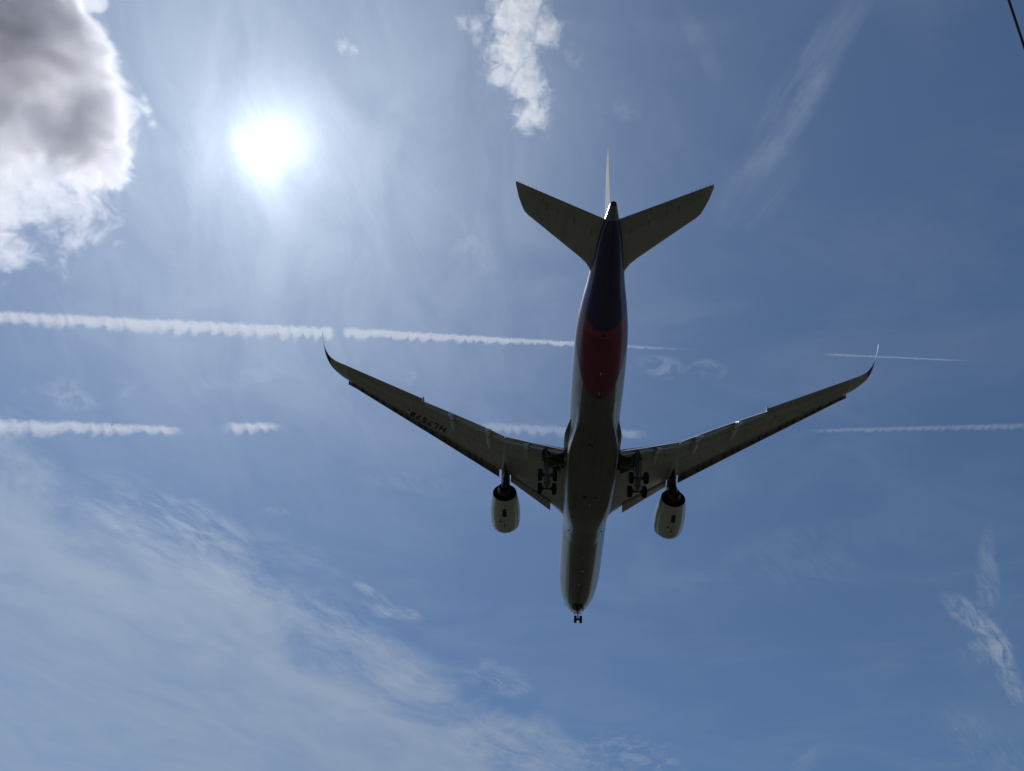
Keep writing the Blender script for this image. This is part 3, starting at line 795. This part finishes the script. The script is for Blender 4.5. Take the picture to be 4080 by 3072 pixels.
def build_fin():
    le = lin([(1.8, 53.2), (2.9, 55.2), (3.8, 56.8), (10.9, 64.0), (11.5, 64.85), (11.88, 66.2)]); te = lin([(1.4, 63.2), (2.2, 63.5), (11.88, 66.86)])
    hg = lin([(1.4, 60.6), (11.88, 65.9)])
    def ring(g, z, f0, f1, n=9):
        a, b = le(z), te(z); c = b-a; r = []
        fs = [f0+(f1-f0)*(k/(n-1))**1.6 for k in range(n)]
        th = lambda f: .5*(.086*c*1.9*math.sqrt(max(f, 0))*(1-f)+.014)
        for f in reversed(fs): r.append(g.pt(a+c*f, th(f), z))
        for f in fs[(1 if f0 == 0 else 0):]: r.append(g.pt(a+c*f, -th(f), z))
        return r
    g = G(); fh = .70
    zs = (1.4, 2.4, 2.9, 3.8, 6, 8.5, 10.9, 11.2)
    g.loft([ring(g, z, 0, (hg(z)-le(z))/(te(z)-le(z))-.004) for z in zs])
    g.loft([ring(g, z, 0, 1) for z in (11.22, 11.5, 11.7, 11.88)])
    F = g.make('fin', M_fin, JET, 50)
    q = G(); q.loft([ring(q, z, (hg(z)-le(z))/(te(z)-le(z))+.004, 1) for z in (2.3, 3.8, 6, 8.5, 11.18)])
    q.make('rudder', M_fin, F, 40)
build_fin()

# ---------------------------------------------------------------- landing gear
def wheel(name, parent, s, y, z, r, w):
    """tyre as the wheel's own mesh, rim as its child; axle runs sideways"""
    g = G(); n = 40; hw = w/2
    prof = [(-hw*.72, r*.60), (-hw*.92, r*.66), (-hw, r*.78), (-hw*.97, r*.88), (-hw*.80, r*.965), (-hw*.45, r), (-hw*.30, r*.985), (-hw*.25, r), (0, r), (hw*.25, r), (hw*.30, r*.985), (hw*.45, r), (hw*.80, r*.965), (hw*.97, r*.88), (hw, r*.78), (hw*.92, r*.66), (hw*.72, r*.60)]
    g.loft([[g.pt(s+q*math.cos(t), y+a, z+q*math.sin(t)) for t in [2*math.pi*k/n for k in range(n)]] for a, q in prof])
    W_ = g.make(name, M_tyre, parent, 40)
    q = G(); prof = [(-hw*.75, .01), (-hw*.75, r*.28), (-hw*.60, r*.34), (-hw*.62, r*.55), (-hw*.80, r*.62), (hw*.80, r*.62), (hw*.62, r*.55), (hw*.60, r*.34), (hw*.75, r*.28), (hw*.75, .01)]
    q.loft([[q.pt(s+k*math.cos(t), y+a, z+k*math.sin(t)) for t in [2*math.pi*i/24 for i in range(24)]] for a, k in prof]); q.make('rim', M_rim, W_, 30)

def build_main_gear(sd):
    y0 = 5.29
    A = (32.32, -5.58); Bk = (34.43, -5.30); mid = (33.4, -5.38)
    g = G()
    g.tube([(33.72, sd*5.45, -1.1), (33.66, sd*5.42, -2.2), (33.55, sd*5.36, -3.7)], [.27, .25, .24], 20)
    g.tube([(33.55, sd*5.36, -3.65), (33.40, sd*y0, -5.36)], [.165, .165], 18)
    g.tube([(32.4, sd*5.45, -1.35), (33.55, sd*5.40, -2.5)], [.12, .14], 10)
    g.tube([(34.9, sd*5.5, -1.1), (33.72, sd*5.42, -2.3)], [.12, .14], 10)
    g.tube([(33.72, sd*(y0+.65), -1.6), (33.70, sd*(y0-.55), -1.6)], [.16, .16], 12)
    for k in range(4):
        g.tube([(33.80+.05*k, sd*(5.1+.2*k), -1.3), (33.86, sd*(5.15+.17*k), -3.4), (33.62, sd*(5.12+.15*k), -5.1)], .028, 6)
    L = g.make('main_landing_gear', M_strut, JET, 40)
    g = G(); g.tube([(A[0]-.12, sd*y0, A[1]-.02), (33.0, sd*y0, -5.50), (33.4, sd*y0, -5.44), (33.9, sd*y0, -5.38), (Bk[0]+.08, sd*y0, Bk[1])], [.13, .19, .24, .20, .13], 16)
    g.tube([(33.15, sd*(y0+.38), -5.40), (33.15, sd*(y0-.38), -5.40)], .12, 10); g.make('bogie_beam', M_strut, L)
    for (s, z) in (A, Bk):
        g = G(); g.tube([(s, sd*(y0+.95), z), (s, sd*(y0-.95), z)], .10, 14)
        for o_ in (.5, -.5): g.tube([(s, sd*(y0+o_-.12), z), (s, sd*(y0+o_+.12), z)], .24, 18)
        g.make('axle', M_dark, L)
        for y in (6.15, 4.43): wheel('wheel', L, s, sd*y, z, .70, .53)
    for o_ in (.36, -.36):
        g = G(); g.tube([(A[0]+.05, sd*(y0+o_), A[1]+.28), (33.35, sd*(y0+o_*.8), -5.12), (Bk[0], sd*(y0+o_), Bk[1]+.26)], [.04, .05, .04], 8); g.make('brake_rod', M_strut, L)
    g = G(); g.tube([(33.30, sd*y0, -3.75), (32.92, sd*(y0), -4.45), (33.25, sd*y0, -5.15)], [.09, .11, .08], 10); g.make('torque_link', M_strut, L)
    g = G(); g.tube([(33.55, sd*5.2, -3.3), (33.2, sd*4.2, -2.55), (32.9, sd*3.1, -1.95)], [.11, .14, .12], 12)
    g.tube([(33.65, sd*5.1, -2.0), (33.2, sd*4.2, -2.50)], [.07, .07], 8); g.make('side_brace', M_strut, L)
    g = G(); g.plate([(32.75, sd*6.02, -1.35), (34.25, sd*5.98, -1.55), (34.15, sd*5.86, -3.0), (33.75, sd*5.80, -4.1), (33.1, sd*5.80, -4.1), (32.85, sd*5.9, -2.8)], .06); g.make('gear_door', M_strut, L, 20)
    g = G(); g.plate([(30.75, sd*3.72, -1.75), (33.0, sd*3.72, -1.75), (33.0, sd*3.62, -2.35), (30.95, sd*3.68, -2.05)], .05); g.make('gear_door', M_strut, L, 20)
    # wing-root bay as a black slab on the skin, its shade painted in
    g = G(); poly = [(34.25, 2.9), (34.2, 3.35), (33.6, 4.3), (33.55, 4.95), (34.0, 5.1), (34.35, 5.75), (33.6, 6.0), (32.3, 5.85), (31.3, 5.2), (30.85, 4.2), (30.75, 3.7), (31.4, 3.65), (31.6, 2.9)]
    v0_ = [g.pt(s, sd*y, zw(y)-.03) for s, y in poly]; v1_ = [g.pt(s, sd*y, zw(y)+.10) for s, y in poly]
    g.loft([v0_, v1_]); g.make('gear_bay_shade', M_black, L, 0)
build_main_gear(1); build_main_gear(-1)

def build_nose_gear():
    s, z = 3.15, -5.04
    g = G()
    g.tube([(2.55, 0, -2.3), (2.72, 0, -3.0), (2.92, 0, -3.9)], [.17, .155, .15], 16)
    g.tube([(2.92, 0, -3.85), (3.13, 0, -5.0)], [.095, .095], 14)
    g.tube([(3.13, .19, -5.04), (3.13, -.19, -5.04)], .15, 14)
    for o_ in (.75, -.75): g.tube([(3.55, o_, -2.75), (2.80, o_*.12, -3.35)], [.055, .06], 8)
    g.tube([(2.62, .3, -3.25), (2.62, -.3, -3.25)], .09, 10)
    N_ = g.make('nose_landing_gear', M_strut, JET, 40)
    g = G(); g.tube([(3.15, .5, z), (3.15, -.5, z)], .07, 12); g.make('axle', M_dark, N_)
    for y in (.39, -.39): wheel('wheel', N_, s, y, z, .53, .37)
    g = G(); g.tube([(2.95, 0, -3.85), (2.62, 0, -4.3), (3.0, 0, -4.85)], [.06, .075, .05], 8); g.make('torque_link', M_strut, N_)
    for y in (.42, -.40):
        g = G(); g.tube([(2.72, y*.35, -3.62), (2.66, y, -3.74)], [.035, .035], 6); g.tube([(2.50, y, -3.74), (2.72, y, -3.76)], [.10, .06], 12); g.make('landing_lamp', M_dark, N_)
    # well as a solid black block, its shade painted in, and its doors
    g = G(); rings = []
    for s_ in np.linspace(1.55, 3.75, 9):
        hw = lin([(1.55, .5), (2.2, .72), (3.3, .74), (3.75, .68)])(s_); zb = fus_bottom(s_)
        rr = []
        for k in range(7):
            y = -hw+2*hw*k/6; w = fw(s_-NOSE); zc = .5*(fb(s_-NOSE)+ft(s_-NOSE))
            zz = zc-(zc-zb)*math.sqrt(max(0, 1-(y/w)**2)); rr.append(g.pt(s_, y, zz-.012))
        rr += [g.pt(s_, hw, zb+.35), g.pt(s_, -hw, zb+.35)]
        rings.append(rr)
    g.loft(rings); g.make('gear_bay_shade', M_black, N_, 0)
    for sd in (1, -1):
        g = G(); g.plate([(1.75, sd*.74, -2.38), (3.55, sd*.78, -2.66), (3.45, sd*.86, -3.32), (2.5, sd*.86, -3.32), (1.95, sd*.82, -2.95)], .035); g.make('gear_door', M_white, N_, 20)
        fus_patch('hinge_line', 3.76, 3.8, -18, 18, M_seam, FUS, .01) if sd > 0 else None
build_nose_gear()
for i, (s, a) in enumerate(((.55, 74), (1.0, 70), (.8, 82))):
    g = G(); p = fus_pt(g, s, a, .0); q = fus_pt(g, s, a, .18); g.v = []
    p = Vector(p); q = Vector(q); g.tube([(-p.y, -p.x, p.z), (-q.y, -q.x, q.z), (-q.y-.22, -q.x, q.z)], [.02, .02, .015], 6); g.make('pitot_probe', M_dark, FUS)

# ------------------------------------------------------------------ overhead wire
def build_wire():
    a = at_alt(4019, 0, 8.6); b = at_alt(4082, 190, 8.6)
    d = (b-a).normalized(); pts = []
    for k in range(-24, 25):
        t = k*1.6; p = a + d*t; pts.append((p.x, p.y, p.z + (t/40.0)**2*0.12))
    g = G()
    pa = [(-p[1], -p[0], p[2]) for p in pts]
    dist = (a-CAM).length
    g.tube(pa, 7.4/F_PX*dist/2, 8)
    m = paint('black_cable', (0.012, 0.012, 0.013), 0.6, 0.0, grime=0.2)
    o = g.make('overhead_wire', m, None)
    o['label'] = 'thin black overhead wire crossing the top right corner'; o['category'] = 'wire'
build_wire()

# ------------------------------------------------------------------ far bird
def build_bird():
    c = CAM + ray(3196, 1423)*260.0
    r = RW.transposed() @ Vector((1, 0, 0)); up_ = RW.transposed() @ Vector((0, -1, 0)); f = RW.transposed() @ Vector((0, 0, 1))
    def P(x, u, w): return tuple(c + r*x + up_*u + f*w)
    vs = []; fs = []
    rings = []
    for x, u, ch, t in ((-.27, -.07, .02, .005), (-.2, .0, .09, .012), (-.09, .06, .13, .03), (-.03, .03, .30, .07), (.03, .02, .30, .07), (.09, .04, .13, .03), (.18, -.03, .10, .012), (.27, -.13, .02, .005)):
        rings.append([P(x, u-t, 0), P(x, u, -ch*.5), P(x, u+t, 0), P(x, u, ch*.5)])
    g = G(); g.loft(rings)
    m = paint('dark_plumage', (0.03, 0.03, 0.035), 0.8, 0.0, grime=0.3)
    o = g.make('bird', m, None, 50)
    o['label'] = 'tiny dark bird far off, left of the small right contrail'; o['category'] = 'bird'
build_bird()
# ------------------------------------------------------------------ clouds and contrails: real volumes at their own height
def bounds_step(o, step):
    """sets the marching step of a volume in metres"""
    bb = [o.matrix_world @ Vector(c) for c in o.bound_box]
    sz = [max(p[i] for p in bb) - min(p[i] for p in bb) for i in range(3)]
    o.active_material.cycles.volume_step_rate = max(step/(0.1*sum(sz)/3.0), 0.005)

def vol_out(m, b, out, dens, g=0.6, col=(1, 1, 1, 1)):
    p = b.n.new('ShaderNodeVolumePrincipled')
    p.inputs['Color'].default_value = col; p.inputs['Anisotropy'].default_value = g
    b.l.new(dens, p.inputs['Density']); b.l.new(p.outputs[0], out.inputs['Volume'])

def contrail(label, a, b_, wa, wb, puff=0.6, tau=1.2, alt=10000.0, seed=0.0, ends=(0.02, 0.02), g=0.42, gap=0.0, tail=0.0):
    """a vapour trail from pixel a to pixel b_ (2212 px view); wa, wb are its widths there in pixels; puffs hang from its lower side"""
    A = at_alt(a[0]*K, a[1]*K, alt); Bp = at_alt(b_[0]*K, b_[1]*K, alt)
    mid = (A+Bp)/2; L = (Bp-A).length; X = (Bp-A).normalized(); Z = Vector((0, 0, 1)); Y = Z.cross(X).normalized()
    ra = wa*K/F_PX*(A-CAM).length; rb = wb*K/F_PX*(Bp-CAM).length          # widths in metres
    M = Matrix((X, Y, Z)).transposed().to_4x4(); M.translation = mid
    n = 30; rings = []; sg = 14
    for i in range(n+1):
        t = i/n; w = ra+(rb-ra)*t
        rings.append([(L*(t-.5), w*.62*math.cos(q), w*(-.30*(puff > .2)*puff*1.3) + w*(.62+.45*puff)*math.sin(q)) for q in [2*math.pi*k/sg for k in range(sg)]])
    vs = [v for r in rings for v in r]; fs = []
    for i in range(n):
        for j in range(sg): k = (j+1) % sg; fs.append((i*sg+j, i*sg+k, (i+1)*sg+k, (i+1)*sg+j))
    fs.append(tuple(range(sg))); fs.append(tuple(n*sg+j for j in range(sg)))
    m, b, out = new_mat('vapour')
    o = build('contrail', vs, fs, m, None, 0)
    o.matrix_world = M
    p = b.n.new('ShaderNodeTexCoord').outputs['Object']; x, y, z = b.sep(p)
    t = b.m('ADD', b.m('DIVIDE', x, L), 0.5, clamp=True)
    w = b.m('ADD', b.m('MULTIPLY', t, rb-ra), ra)
    xs = b.m('DIVIDE', x, max(ra, rb))
    ph = b.noise(b.comb(b.m('ADD', xs, seed*7.0), b.m('MULTIPLY', b.m('DIVIDE', y, w), 0.5), seed), 0.55, 2, 0.5)
    am = b.noise(b.comb(b.m('ADD', xs, seed*3.0), 4.0, seed), 0.8, 2, 0.5)
    pn = b.m('ADD', b.m('MULTIPLY', b.m('SINE', b.m('ADD', b.m('MULTIPLY', xs, 2*math.pi/0.78), b.m('MULTIPLY', ph, 20.0))), 0.5), 0.5)
    pn = b.m('MULTIPLY', b.m('POWER', pn, 0.7), b.ss(am, 0.28, 0.6, 0.25, 1.1))
    top = 0.26; low = b.m('ADD', b.m('MULTIPLY', pn, -0.72*puff), -0.14)
    zr = b.m('DIVIDE', z, w); yr = b.m('DIVIDE', y, w)
    zc = b.m('MULTIPLY', b.m('ADD', low, top), 0.5); hz = b.m('MULTIPLY', b.m('SUBTRACT', top, low), 0.5)
    e = b.m('SQRT', b.m('ADD', b.m('POWER', b.m('DIVIDE', yr, 0.34), 2.0), b.m('POWER', b.m('DIVIDE', b.m('SUBTRACT', zr, zc), hz), 2.0)))
    fb_ = b.noise(b.v('ADD', b.v('SCALE', p, scale=1.0/max(ra, rb)), (seed, seed, seed)), 8.0, 4, 0.70, 0.3)
    d = b.ss(b.m('ADD', b.m('SUBTRACT', 0.95, e), b.m('MULTIPLY', b.m('SUBTRACT', fb_, 0.5), 2.1)), 0.0, 0.40)
    body = b.ss(zr, -0.65, 0.12, 0.45, 1.0)
    pat = b.ss(b.noise(b.comb(b.m('MULTIPLY', xs, 0.25), 0.0, seed), 1.0, 3, 0.6), 0.3, 0.6, 0.65, 1.0)
    fade = b.m('MULTIPLY', b.ss(t, 0.0, ends[0]), b.ss(t, 1.0, 1.0-ends[1]))
    dens = b.m('MULTIPLY', b.m('MULTIPLY', d, fade), b.m('MULTIPLY', body, pat))
    dens = b.m('DIVIDE', b.m('MULTIPLY', dens, tau), b.m('MULTIPLY', w, 0.6))
    vol_out(m, b, out, dens, g)
    bpy.context.view_layer.update(); bounds_step(o, max(min(ra, rb), .4*max(ra, rb))*0.065)
    o['label'] = label; o['category'] = 'contrail'; o['group'] = 'contrails across the sky'
    return o

def cloud(name, label, blobs, alt, amp, dens, freq, soft=0.5, detail=5, rough=0.6, g=0.6, step=None, smin=0.35, flat=1.0, group=None, squash=(1, 1, 1), seed=0.0, thr=0.0, thin=None, vary=0.0, sq=1.0, dist=0.3, col=(1, 1, 1, 1)):
    """a cloud from blobs (x, y, radius) given in pixels of the 2212 view, eroded by fractal noise"""
    pts = []
    c0 = at_alt(blobs[0][0]*K, blobs[0][1]*K, alt)
    for bx_, by_, br in blobs:
        P_ = at_alt(bx_*K, by_*K, alt); pts.append((P_-c0, br*K/F_PX*(P_-CAM).length))
    # domain: union of the blobs, a little larger
    bm = bmesh.new()
    grow = 1.0+min(0.45, amp*0.30)
    for c, r in pts:
        bmesh.ops.create_icosphere(bm, subdivisions=3, radius=r*grow, matrix=Matrix.Translation((c.x, c.y, c.z)) @ Matrix.Diagonal((1, 1, sq, 1)))
    me = bpy.data.meshes.new(name); bm.to_mesh(me); bm.free()
    tmp = bpy.data.objects.new(name+'_tmp', me); COL.objects.link(tmp)
    md = tmp.modifiers.new('remesh', 'REMESH'); md.mode = 'VOXEL'; md.voxel_size = min(r for _, r in pts)*0.28
    me2 = bpy.data.meshes.new_from_object(tmp.evaluated_get(bpy.context.evaluated_depsgraph_get()))
    bpy.data.objects.remove(tmp); me2.name = name; me2.materials.clear()
    m, b, out = new_mat(name+'_vapour'); me2.materials.append(m)
    o = link(name, me2); o.location = c0
    p = b.n.new('ShaderNodeTexCoord').outputs['Object']
    rm = max(r for _, r in pts)
    pw = b.v('MULTIPLY', p, (1.0, 1.0, 1.0/sq))
    e = None
    for c, r in pts:
        k = b.m('DIVIDE', b.v('DISTANCE', pw, (c.x, c.y, c.z/sq)), r)
        if e is None: e = k
        else:
            nn = b.n.new('ShaderNodeMath'); nn.operation = 'SMOOTH_MIN'
            b.l.new(e, nn.inputs[0]); b.l.new(k, nn.inputs[1]); nn.inputs[2].default_value = smin; e = nn.outputs[0]
    fb_ = b.noise(b.v('ADD', b.v('SCALE', p, scale=1.0/rm), (seed, seed*1.3, seed*.7)), freq, detail, rough, dist)
    ampv = amp; dm = dens/rm
    if thin:                                       # towards its lower end the cloud frays into thin threads
        (x0_, y0_), (x1_, y1_), a_end, d_end = thin
        q0 = at_alt(x0_*K, y0_*K, alt)-c0; q1 = at_alt(x1_*K, y1_*K, alt)-c0; dv = q1-q0
        f = b.ss(b.m('DIVIDE', b.v('DOT_PRODUCT', b.v('SUBTRACT', p, tuple(q0)), tuple(dv)), dv.length_squared), 0.0, 1.0)
        ampv = b.m('ADD', b.m('MULTIPLY', f, a_end-amp), amp)
        dm = b.m('MULTIPLY', b.m('ADD', b.m('MULTIPLY', f, d_end-1.0), 1.0), dens/rm)
    if vary:
        lowf = b.noise(b.v('ADD', b.v('SCALE', p, scale=1.0/rm), (seed+5, seed, seed)), 1.7, 1, 0.55, 0.6)
        dm = b.m('MULTIPLY', dm, b.ss(lowf, 0.32, 0.68, 1.0-vary, 1.0+vary))
    d = b.ss(b.m('ADD', b.m('SUBTRACT', 1.0-thr, e), b.m('MULTIPLY', b.m('SUBTRACT', fb_, 0.5), ampv)), 0.0, soft)
    vol_out(m, b, out, b.m('MULTIPLY', d, dm), g, col)
    bpy.context.view_layer.update(); bounds_step(o, step if step else rm*0.06)
    o['label'] = label; o['category'] = 'cloud'
    if group: o['group'] = group
    return o

cloud('cumulus_cloud', 'big grey cumulus with a bright ragged rim, filling the top left corner',
      [(115, 225, 150), (175, 300, 95), (90, 105, 135), (-70, 110, 220), (-40, 292, 132), (-22, 400, 58), (-150, 250, 250), (200, -4, 30), (140, 350, 48), (-4, 452, 34), (52, 368, 42)],
      1600.0, 1.25, 9.0, 3.6, soft=0.25, detail=7, rough=0.72, g=0.55, smin=0.22, seed=2.0, step=9.0, thin=((150, 290), (80, 430), 2.8, 0.26), vary=0.45, col=(0.968, 0.966, 1.0, 1), sq=0.42, dist=0.4)
cloud('ragged_cloud', 'tall white broken cloud above the fin, reaching the top edge',
      [(1120, 30, 72), (1110, 110, 62), (1135, 180, 52), (1150, 245, 50), (1180, 70, 40), (1085, 160, 40), (1130, -40, 70)],
      2600.0, 3.0, 3.0, 3.0, soft=0.95, detail=7, rough=0.74, g=0.5, smin=0.3, seed=5.0, thr=0.10, step=7.0, sq=0.6, dist=0.7)
cloud('cloud_wisp', 'small torn wisp just left of the tall broken cloud at the top',
      [(1028, 55, 26), (1000, 48, 20), (1030, 85, 18)], 2600.0, 2.4, 0.5, 2.2, soft=1.0, detail=5, rough=0.62, g=0.5, seed=8.0, thr=0.15, group='small cloud scraps')
cloud('cloud_wisp', 'small bright cloud puff right of the sun near the top',
      [(742, 100, 24), (762, 108, 18)], 2600.0, 1.8, 0.5, 1.8, soft=1.2, detail=5, rough=0.6, g=0.5, seed=11.0, thr=0.15, group='small cloud scraps')
cloud('cloud_wisp', 'torn scrap off the bright right edge of the big cumulus',
      [(318, 238, 15), (312, 213, 11), (330, 268, 13)], 1600.0, 2.2, 0.26, 2.6, soft=1.0, detail=5, rough=0.62, g=0.6, seed=14.0, thr=0.12, group='small cloud scraps')

contrail('thick puffy contrail from the left edge to the left wing tip', (-60, 680), (724, 718), 36, 42, puff=1.0, tau=0.95, seed=1.0, ends=(0.01, 0.015))
contrail('tapering puffy contrail from the left wing tip to behind the rear fuselage', (738, 716), (1535, 757), 36, 5, puff=0.95, tau=0.85, seed=2.0, ends=(0.02, 0.45))
contrail('thin straight contrail crossing the right wing tip', (1770, 765), (2120, 781), 8, 6, puff=0.15, tau=0.5, seed=3.0, ends=(0.1, 0.3))
contrail('lower left contrail with a second ragged strand, left of the sky gap', (-60, 915), (404, 928), 46, 24, puff=1.0, tau=0.85, seed=4.0, ends=(0.01, 0.12))
contrail('short detached contrail stub between two gaps', (478, 922), (616, 920), 38, 28, puff=0.9, tau=0.8, seed=5.0, ends=(0.3, 0.35))
contrail('faint contrail just above the left wing, running behind the fuselage', (1030, 920), (1405, 937), 38, 30, puff=0.8, tau=0.3, seed=6.0, ends=(0.1, 0.12))
contrail('faint wide contrail from the right wing to the right edge', (1730, 931), (2290, 918), 13, 21, puff=0.5, tau=0.30, seed=7.0, ends=(0.15, 0.01))
